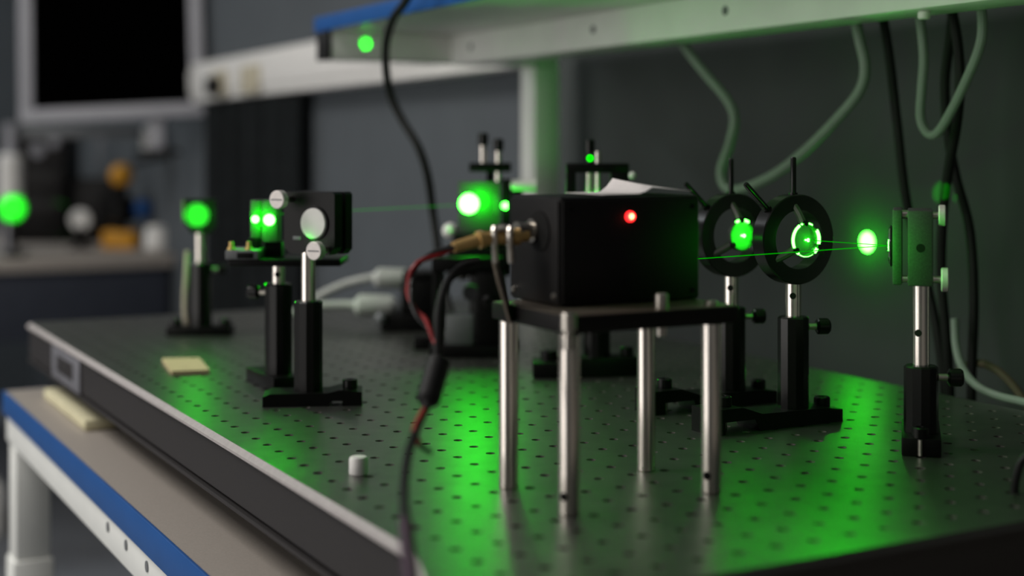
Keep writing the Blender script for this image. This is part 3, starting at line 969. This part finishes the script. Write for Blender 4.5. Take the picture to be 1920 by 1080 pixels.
# ------------------------------------------------------------------ rear cluster: beam splitter mount with vertical adjusters
p = V(905, 655, 1.49)
bsp = thing('beam_splitter_mount', 'tall beam splitter mount with a glaring green plate and two upright screws', 'optical mount', (p.x, p.y, 0), CAMDIR)
post_set(bsp, 0.085, 0.123, 'slab', 0.2, 2.6, TOCAM + TH, hold_r=0.014, rod_r=0.0062)
MB().b2(-0.036, 0.030, -0.022, 0.022, 0.078, 0.108, 0.002).build('stage_block', 'black', bsp)
MB().b2(-0.030, 0.026, -0.020, 0.020, 0.109, 0.121, 0.0015).build('stage_plate', 'black', bsp)
MB().cyl((-0.012, -0.022, 0.062), (-0.012, -0.032, 0.062), 0.0085, 18, 0.001).build('micrometer_head', 'grey', bsp)
MB().b2(-0.0255, 0.0185, -0.010, 0.008, 0.1225, 0.1755, 0.001).build('splitter_plate', 'diffg', bsp)
MB().b2(0.0195, 0.0300, -0.012, 0.012, 0.121, 0.178, 0.001).build('side_frame', 'black', bsp)
MB().b2(0.0305, 0.0420, -0.010, 0.014, 0.121, 0.170, 0.001).build('side_frame', 'black', bsp)
MB().b2(-0.014, 0.030, -0.012, 0.012, 0.1855, 0.1950, 0.001).build('top_bracket', 'black', bsp)
MB().b2(0.004, 0.012, -0.004, 0.004, 0.1755, 0.1857, 0.001).build('bracket_stem', 'black', bsp)
for (x, z1) in ((0.0005, 0.226), (0.0165, 0.220)):
    sc_ = MB().cyl((x, -0.006, 0.1755 if x > 0.01 else 0.195), (x, -0.006, z1 - 0.012), 0.0034, 14).build('adjuster_screw', 'steel', bsp)
    MB().lathe((x, -0.006, z1 - 0.013), (0, 0, 1), [(0, 0.0040), (0.001, 0.0055), (0.012, 0.0055), (0.013, 0.0045)], 18).build('adjuster_cap', 'blacksat', sc_)
MB().lathe((0.028, -0.006, 0.1710), (1, 0, 0.0), [(0, 0.0045), (0.002, 0.0066), (0.028, 0.0066), (0.029, 0.0055)], 20).build('adjuster_knob', 'whitepl', bsp)
MB().ball((-0.0340, 0.002, 0.1235), 0.0085).build('ball_knob', 'whitepl', bsp)
spot_disc(bsp, (-0.0140, -0.0103, 0.1525), (0, -1, 0), 0.0100, 'glow')
spot_disc(bsp, (0.0235, -0.0123, 0.1505), (0, -1, 0), 0.0030, 'glow')
MB().b2(0.0125, 0.0175, -0.0112, -0.0100, 0.140, 0.162, 0.0006).build('bright_edge', 'diffg', bsp)
laser_point('splitter_scatter', (-0.003, -0.021, 0.156), 0.14, 0.003, bsp)
laser_point('splitter_scatter_side', (0.024, -0.020, 0.150), 0.016, 0.002, bsp)

# dark stage and power unit beside it
p = V(862, 640, 1.44)
st2 = thing('translation_stage', 'low black translation stage with a grey block in front of the green plate', 'stage', (p.x, p.y, 0), CAMDIR)
MB().b2(-0.030, 0.050, -0.02, 0.03, 0.0, 0.012, 0.0015).build('base', 'black', st2)
MB().b2(-0.014, 0.014, -0.012, 0.016, 0.012, 0.042, 0.0015).build('grey_block', 'grey', st2)
MB().b2(0.018, 0.046, -0.014, 0.02, 0.012, 0.085, 0.0015).build('upright_block', 'black', st2)
MB().b2(-0.028, 0.044, -0.012, 0.02, 0.086, 0.100, 0.0015).build('carriage', 'black', st2)
MB().b2(-0.027, -0.018, -0.01, 0.01, 0.012, 0.087, 0.001).build('side_post', 'black', st2)
MB().cyl((0.030, -0.014, 0.058), (0.030, -0.034, 0.058), 0.006, 16, 0.001).build('thimble', 'black', st2)
cap_screw(st2, -0.022, -0.012, 0.012, 0.0045, 0.006)

# square frame mount behind the box
p = V(1120, 690, 1.315)
fr = thing('frame_mount', 'square black frame mount with green lit rods rising behind the black box', 'optical mount', (p.x, p.y, 0), CAMDIR)
post_set(fr, 0.085, 0.118, 'slab', 0.15, None, TOCAM + TH, hold_r=0.0122, rod_r=0.006, hb=0.018)
mb = MB()
fw = 0.029
mb.b2(-fw, fw, -0.005, 0.005, 0.187, 0.196, 0.001)
mb.b2(-fw, fw, -0.005, 0.005, 0.118, 0.128, 0.001)
mb.b2(-fw, -fw + 0.009, -0.005, 0.005, 0.1275, 0.1875, 0.001)
mb.b2(fw - 0.017, fw, -0.005, 0.005, 0.1275, 0.1875, 0.001)
mb.build('square_frame', 'black', fr)
for x in (-0.0078, 0.0005):
    MB().cyl((x, 0.0, 0.128), (x, 0.0, 0.187), 0.0028, 14).build('guide_rod', 'steel', fr)
MB().cyl((0.0005, -0.001, 0.196), (0.0005, -0.001, 0.207), 0.0030, 14).build('guide_rod', 'steel', fr)
MB().lathe((-0.0070, -0.001, 0.196), (0, 0, 1), [(0, 0.003), (0.010, 0.003), (0.0102, 0.0046), (0.021, 0.0046), (0.022, 0.0036)], 16).build('thumbscrew', 'blacksat', fr)
spot_disc(fr, (-0.0070, -0.0042, 0.2005), (0, -1, 0.1), 0.0026, 'glow2')
laser_point('frame_scatter', (-0.002, -0.012, 0.165), 0.012, 0.002, fr)
MB().ball((0.032, -0.004, 0.1845), 0.0035).build('ball_knob', 'whitepl', fr)
MB().b2(-0.060, -0.024, -0.02, 0.02, 0.0, 0.014, 0.0015).build('clamp_fork', 'black', fr)
cap_screw(fr, -0.045, 0.0, 0.014, 0.008, 0.009)

# white plugs on leads at the far side, and the black unit they feed
for (nm, lb, pts_, plug, rr) in (
        ('power_plug', 'pale plug on a rising white cable beyond the steel posts', [(560, 585), (600, 555), (650, 532), (702, 520)], [(700, 521), (768, 523)], 0.0125),
        ('power_plug', 'white plug lying flat below another plug beyond the steel posts', [(520, 600), (580, 577), (630, 572), (668, 572)], [(664, 572), (740, 574)], 0.0130)):
    Yp = 1.74 if 'rising' in lb else 1.66
    t_ = thing(nm, lb, 'plug', (0, 0, 0), 0, 'white plugs at the far end of the breadboard')
    MB().tube([V(a, b, Yp) for a, b in pts_], 0.0052, 10).build('cord', 'cablew', t_)
    a, b = V(*plug[0], Yp), V(*plug[1], Yp)
    L = (b - a).length
    MB().lathe(a, b - a, [(0, 0.006), (0.006, rr), (L - 0.006, rr), (L, rr - 0.003)], 20).build('plug_body', 'cablew', t_)
p = V(770, 622, 1.63)
pu = thing('power_unit', 'black power unit sitting at the far side of the breadboard', 'power unit', (p.x, p.y, 0), CAMDIR)
MB().b2(-0.035, 0.038, 0.0, 0.07, 0.0, 0.020, 0.003).build('case', 'black', pu)
MB().b2(-0.012, 0.038, 0.004, 0.07, 0.0202, 0.058, 0.003).build('upper_case', 'black', pu)
MB().b2(-0.010, 0.036, 0.008, 0.06, 0.0582, 0.068, 0.003).build('lid', 'black', pu)
MB().ball((-0.034, -0.004, 0.016), 0.007).build('button', 'greyplate', pu)
p = V(793, 655, 1.49)
sm = thing('post_clamp', 'small black clamp block standing alone on the breadboard', 'clamp', (p.x, p.y, 0), CAMDIR)
MB().b2(-0.009, 0.022, -0.008, 0.012, 0.0, 0.013, 0.0015).build('block', 'black', sm)
cap_screw(sm, 0.012, 0.0, 0.013, 0.005, 0.006)

# ------------------------------------------------------------------ small things on the breadboard
p = G(672, 889)
wc = MB().lathe((p.x, p.y, 0), (0, 0, 1), [(0, 0.0056), (0.0004, 0.0060), (0.0095, 0.0060), (0.0112, 0.0052), (0.0115, 0.0040)], 28).build('plastic_cap', 'whitepl')
tag(wc, 'small white plastic cap standing on the breadboard near its edge', 'cap')
cn_ = [G(304, 679), G(374, 678), G(393, 701), G(322, 704)]
c_ = sum(cn_, Vector()) / 4
nv = [(q_.x - c_.x, q_.y - c_.y, 0.0004) for q_ in cn_] + [(q_.x - c_.x, q_.y - c_.y, 0.0040) for q_ in cn_]
no = MB().add(nv, [(0, 1, 2, 3), (4, 5, 6, 7), (0, 1, 5, 4), (1, 2, 6, 5), (2, 3, 7, 6), (3, 0, 4, 7)]).build('sticky_note_pad', 'note', None, False)
no.location = (c_.x, c_.y, 0)
tag(no, 'pale yellow sticky note pad lying on the breadboard', 'note pad')

# ------------------------------------------------------------------ cables
def cable(name, label, pts_, r, material, group=None):
    o = MB().tube(pts_, r, 10, 8).build(name, material)
    return tag(o, label, 'cable', group)


def shelf_pt(px, py, x=0.90):
    return W(px, py, x)


cable('white_cable', 'long white cable loop hanging from the shelf behind the lens mounts', [shelf_pt(1262, 45), shelf_pt(1282, 85), shelf_pt(1320, 135), shelf_pt(1362, 185), shelf_pt(1377, 222), shelf_pt(1368, 270), shelf_pt(1352, 320), shelf_pt(1362, 352), shelf_pt(1392, 354), shelf_pt(1450, 328), shelf_pt(1510, 282), shelf_pt(1570, 222), shelf_pt(1612, 170), shelf_pt(1622, 125), shelf_pt(1612, 75), shelf_pt(1600, 20)], 0.0050, 'cabledim', 'white cable loops under the shelf')
cable('white_cable', 'short white cable loop hanging under the shelf near its bolt', [shelf_pt(1720, 0), shelf_pt(1727, 50), shelf_pt(1732, 110), shelf_pt(1728, 170), shelf_pt(1726, 220), shelf_pt(1738, 248), shelf_pt(1756, 250), shelf_pt(1780, 215), shelf_pt(1812, 150), shelf_pt(1836, 90), shelf_pt(1842, 45), shelf_pt(1836, -15)], 0.0041, 'cabledim', 'white cable loops under the shelf')
cable('black_cable', 'straight black cable dropping behind the end mirror', [shelf_pt(1652, 10, 0.93), shelf_pt(1668, 110, 0.93), shelf_pt(1682, 230, 0.94), shelf_pt(1700, 380, 0.95), shelf_pt(1735, 520, 0.97), shelf_pt(1760, 640, 0.97), shelf_pt(1772, 760, 0.97), shelf_pt(1775, 900, 0.97)], 0.0044, 'rubber', 'black cables behind the end mirror')
cable('black_cable', 'black cable crossing a second one and passing green glints', [shelf_pt(1790, -10, 0.93), shelf_pt(1783, 60, 0.93), shelf_pt(1772, 150, 0.94), shelf_pt(1776, 240, 0.95), shelf_pt(1792, 330, 0.96), shelf_pt(1818, 430, 0.97), shelf_pt(1826, 560, 0.97), shelf_pt(1822, 700, 0.97), shelf_pt(1820, 860, 0.97)], 0.0044, 'rubber', 'black cables behind the end mirror')
cable('black_cable', 'black cable hanging close to the short white loop', [shelf_pt(1778, -10, 0.91), shelf_pt(1794, 70, 0.91), shelf_pt(1800, 150, 0.91), shelf_pt(1794, 230, 0.92), shelf_pt(1780, 310, 0.93), shelf_pt(1768, 400, 0.94), shelf_pt(1765, 520, 0.95), shelf_pt(1775, 640, 0.955), shelf_pt(1782, 760, 0.96), shelf_pt(1785, 900, 0.96)], 0.0044, 'rubber', 'black cables behind the end mirror')
cable('white_cable', 'pale green tinted cable curving onto the breadboard rim', [W(1790, 600, 0.95), W(1793, 650, 0.94), W(1805, 690, 0.93), W(1830, 722, 0.915), G(1870, 742, 0.0042), G(1930, 757, 0.0042), G(1990, 780, 0.0042)], 0.0036, 'cabledim')
cable('grey_cable', 'dim grey cable arching behind the pale green tinted cable', [W(1795, 700, 0.975), W(1815, 684, 0.975), W(1850, 684, 0.975), W(1890, 712, 0.97), W(1925, 760, 0.96), W(1960, 830, 0.96)], 0.0036, 'umber')
cable('black_cable', 'thin black cable looping up over the rim of the breadboard', [G(2010, 915, 0.0026), V(1950, 850, 0.86), V(1918, 862, 0.86), V(1905, 895, 0.86), V(1902, 935, 0.86), V(1912, 985, 0.85), V(1935, 1060, 0.84)], 0.0026, 'rubber')
cable('black_cable', 'black cable hanging down past the blue edge of the shelf', [W(790, -60, 0.63), W(762, 0, 0.632), W(737, 35, 0.634), W(724, 80, 0.636), W(724, 130, 0.64), W(733, 180, 0.65), W(754, 225, 0.66), W(784, 275, 0.67), W(802, 330, 0.68), W(812, 400, 0.69), W(822, 470, 0.69), W(832, 540, 0.69), W(850, 600, 0.69)], 0.0048, 'rubber')

# narrow stray reflections of the laser: on the shelf arm, on the cables, on the far bench
r = (686 - 960.0) / F
sp_ = V(686, 82, (1.72 - 0.022) / (CT - r * ST))
laser_spot('stray_shelf', Vector((0.72, 1.25, 0.24)), sp_, 42, 1.75, 0.15)
cs_ = W(1773, 362, WX - 0.012)
laser_spot('stray_wall', V(1764, 352, 1.03), cs_, 16, 4.0, 0.5)
laser_spot('stray_upright', Vector((0.70, 0.99, 0.15)), Vector((0.975, 1.71, 0.27)), 1.3, 17, 0.8)

# ------------------------------------------------------------------ the next bench with monitor and instruments
NB = 3.89
nb = thing('rear_bench', 'grey bench with a dark front panel beyond the breadboard', 'workbench', (0, 0, 0))
MB().b2(0.28, WX - 0.005, NB, NB + 1.5, ZD - 0.035, ZD, 0.003).build('tabletop', 'desk', nb)
MB().b2(0.31, WX - 0.02, NB + 0.02, NB + 0.04, ZD - 0.22, ZD - 0.0355, 0.002).build('front_panel', 'navy', nb)
for lx in (0.32, WX - 0.07):
    for ly in (NB + 0.05, NB + 1.42):
        MB().b2(lx, lx + 0.045, ly, ly + 0.045, ZF, ZD - 0.0355, 0.003).build('leg', 'grey', nb)

# monitor on its pole
mo = thing('monitor', 'grey framed monitor with a black screen above the rear bench', 'monitor', tuple(V(212, 225, 3.62)), CAMDIR)
mw, mh, bz = 0.236, 0.40, 0.036
R_ = Matrix.Rotation(math.radians(-6), 4, 'X') @ Matrix.Rotation(math.radians(-2.6), 4, 'Y')


def tilt(mb):
    mb.v = [tuple(R_ @ Vector(p_)) for p_ in mb.v]
    return mb


fr_ = MB()
fr_.b2(-mw, mw, -0.012, 0.012, 0.0, bz, 0.004)
fr_.b2(-mw, mw, -0.012, 0.012, mh - bz, mh, 0.004)
fr_.b2(-mw, -mw + bz, -0.012, 0.012, bz - 0.006, mh - bz + 0.006, 0.004)
fr_.b2(mw - bz, mw, -0.012, 0.012, bz - 0.006, mh - bz + 0.006, 0.004)
tilt(fr_).build('bezel', 'bezel', mo)
tilt(MB().b2(-mw + bz - 0.004, mw - bz + 0.004, -0.004, 0.004, bz - 0.004, mh - bz + 0.004)).build('screen', 'screen', mo)
tilt(MB().b2(-mw + 0.02, mw - 0.02, 0.012, 0.05, 0.03, mh - 0.03, 0.01)).build('back_shell', 'grey', mo)
MB().b2(0.085, 0.125, 0.02, 0.05, -0.075, 0.02, 0.006).build('stand_neck', 'bezel', mo)
MB().b2(0.05, 0.16, 0.015, 0.07, -0.090, -0.074, 0.006).build('stand_foot', 'rubber', mo)
# pole with clamp holding the arm
pp = V(20, 470, 3.92)
pl = thing('instrument_pole', 'pale upright pole with a white cylinder beside the monitor corner', 'pole', (pp.x, pp.y, ZD), CAMDIR)
MB().cyl((0, 0, 0), (0, 0, 0.36), 0.016, 18).build('pole', 'bezel', pl)
MB().cyl((0, 0, 0.135), (0, 0, 0.275), 0.032, 24, 0.008).build('cylinder', 'whitepl', pl)
MB().lathe((0, 0, 0), (0, 0, 1), [(0, 0.05), (0.01, 0.05), (0.012, 0.02)], 24).build('pole_base', 'grey', pl)
MB().box((0.17, 0.03, 0.335), (0.36, 0.03, 0.03), 0.004).build('cross_arm', 'grey', pl)

# instruments on the rear bench
def at_rear(px, Y):
    q_ = V(px, 300, Y)
    return (q_.x, q_.y, ZD)


t_ = thing('yellow_instrument', 'black instrument with a round yellow cap and a yellow base on the rear bench', 'instrument', at_rear(228, 4.15), CAMDIR)
MB().b2(-0.048, 0.048, -0.04, 0.04, 0.0, 0.052, 0.006).build('base', 'yellow', t_)
MB().lathe((0, 0, 0.052), (0, 0, 1), [(0, 0.02), (0.02, 0.02), (0.03, 0.045), (0.09, 0.045), (0.10, 0.02), (0.135, 0.018)], 22).build('column', 'black', t_)
MB().ball((0, 0, 0.212), 0.034).build('cap', 'yellow', t_)
MB().ball((0.062, 0.0, 0.115), 0.03).build('side_knob', 'blue', t_)
for (px, Y, r, h, lb) in ((295, 4.05, 0.036, 0.07, 'white squat jar beside the yellow instrument'), (336, 4.12, 0.032, 0.075, 'white squat jar farther from the yellow instrument')):
    t_ = thing('white_jar', lb, 'jar', at_rear(px, Y), 0, 'white jars on the rear bench')
    MB().lathe((0, 0, 0), (0, 0, 1), [(0, r * 0.8), (0.006, r), (h * 0.7, r), (h * 0.85, r * 0.8)], 20).build('jar_body', 'whitepl', t_)
    MB().lathe((0, 0, h * 0.85), (0, 0, 1), [(0, r * 0.85), (h * 0.15, r * 0.8)], 20).build('lid', 'whitepl', t_)
t_ = thing('disc_mount', 'pale disc on a short black post on the rear bench', 'optical mount', at_rear(152, 4.1), CAMDIR)
MB().cyl((0, 0, 0), (0, 0, 0.07), 0.014, 16).build('post', 'black', t_)
MB().cyl((0, -0.012, 0.085), (0, 0.004, 0.085), 0.030, 24, 0.003).build('disc', 'whitepl', t_)
MB().b2(-0.03, 0.03, -0.03, 0.03, 0, 0.01, 0.002).build('base', 'black', t_)
t_ = thing('instrument_rack', 'tall dark instrument rack standing under the monitor', 'rack', at_rear(112, 4.42), CAMDIR)
MB().b2(-0.17, 0.03, -0.04, 0.12, 0.0, 0.34, 0.006).build('cabinet', 'black', t_)
MB().b2(0.035, 0.17, 0.0, 0.12, 0.0, 0.20, 0.006).build('side_unit', 'black', t_)
for z in (0.08, 0.16, 0.24):
    MB().b2(-0.155, 0.015, -0.046, -0.039, z, z + 0.05, 0.002).build('drawer_front', 'boxblack', t_)
MB().cyl((-0.05, -0.046, 0.285), (-0.05, -0.06, 0.285), 0.022, 18, 0.002).build('dial', 'greyplate', t_)
MB().cyl((0.0, -0.046, 0.31), (0.0, -0.06, 0.31), 0.018, 18, 0.002).build('dial', 'greyplate', t_)
t_ = thing('grey_case', 'grey case with a rounded front standing behind the yellow cap', 'case', at_rear(222, 4.72), CAMDIR)
MB().b2(-0.075, 0.06, 0.0, 0.09, 0.0, 0.345, 0.008).build('case_body', 'grey', t_)
MB().cyl((0.03, -0.02, 0.26), (0.03, 0.0, 0.26), 0.035, 22, 0.003).build('round_port', 'greyplate', t_)
MB().b2(-0.06, 0.045, -0.004, 0.001, 0.285, 0.335, 0.002).build('panel', 'greyplate', t_)
t_ = thing('tool_arm', 'dark arm holding a blue and white bottle under the monitor', 'instrument', at_rear(290, 4.0), CAMDIR)
MB().cyl((0.07, 0.03, 0), (0.07, 0.03, 0.31), 0.010, 14).build('post', 'black', t_)
MB().box((0.0, 0.0, 0.262), (0.13, 0.02, 0.016), 0.004, Matrix.Rotation(math.radians(-14), 4, 'Y')).build('arm', 'black', t_)
MB().lathe((0.012, -0.004, 0.28), (0, 0, 1), [(0, 0.020), (0.05, 0.022), (0.065, 0.010)], 18).build('bottle', 'blue', t_)
MB().lathe((-0.012, -0.024, 0.282), (0, 0, 1), [(0, 0.016), (0.055, 0.019), (0.068, 0.010)], 18).build('tube', 'whitepl', t_)
MB().lathe((0.07, 0.03, 0), (0, 0, 1), [(0, 0.04), (0.008, 0.04), (0.01, 0.012)], 18).build('foot', 'black', t_)
t_ = thing('grey_canister', 'slim grey canister at the wall end of the rear bench', 'canister', at_rear(345, 4.35), 0)
MB().lathe((0, 0, 0), (0, 0, 1), [(0, 0.028), (0.01, 0.031), (0.17, 0.031), (0.185, 0.02), (0.20, 0.02)], 20).build('canister_body', 'grey', t_)
MB().lathe((0, 0, 0.20), (0, 0, 1), [(0, 0.022), (0.012, 0.022)], 18).build('lid', 'grey', t_)
# green lit target at the frame edge
t_ = thing('round_target', 'pale round target glowing green below the white cylinder', 'optical mount', at_rear(24, 3.80), CAMDIR)
MB().b2(-0.02, 0.03, -0.02, 0.02, 0.0, 0.012, 0.002).build('base', 'black', t_)
MB().cyl((0, 0, 0.012), (0, 0, 0.10), 0.011, 14).build('post', 'black', t_)
MB().cyl((0, -0.008, 0.130), (0, 0.008, 0.130), 0.036, 26, 0.003).build('target_disc', 'diffg', t_)
q_ = Vector(t_.location) + Vector((0, 0, 0.13))
laser_spot('stray_target', q_ + Vector((-0.55, -1.4, 0.15)), q_, 1900, 3.2, 0.9)
# black bin and white box under the rear bench
t_ = MB().b2(0.42, 0.62, NB + 0.10, NB + 0.42, ZF, ZF + 0.14, 0.01).build('storage_box', 'whitepl')
tag(t_, 'white storage box on the floor under the rear bench', 'box')
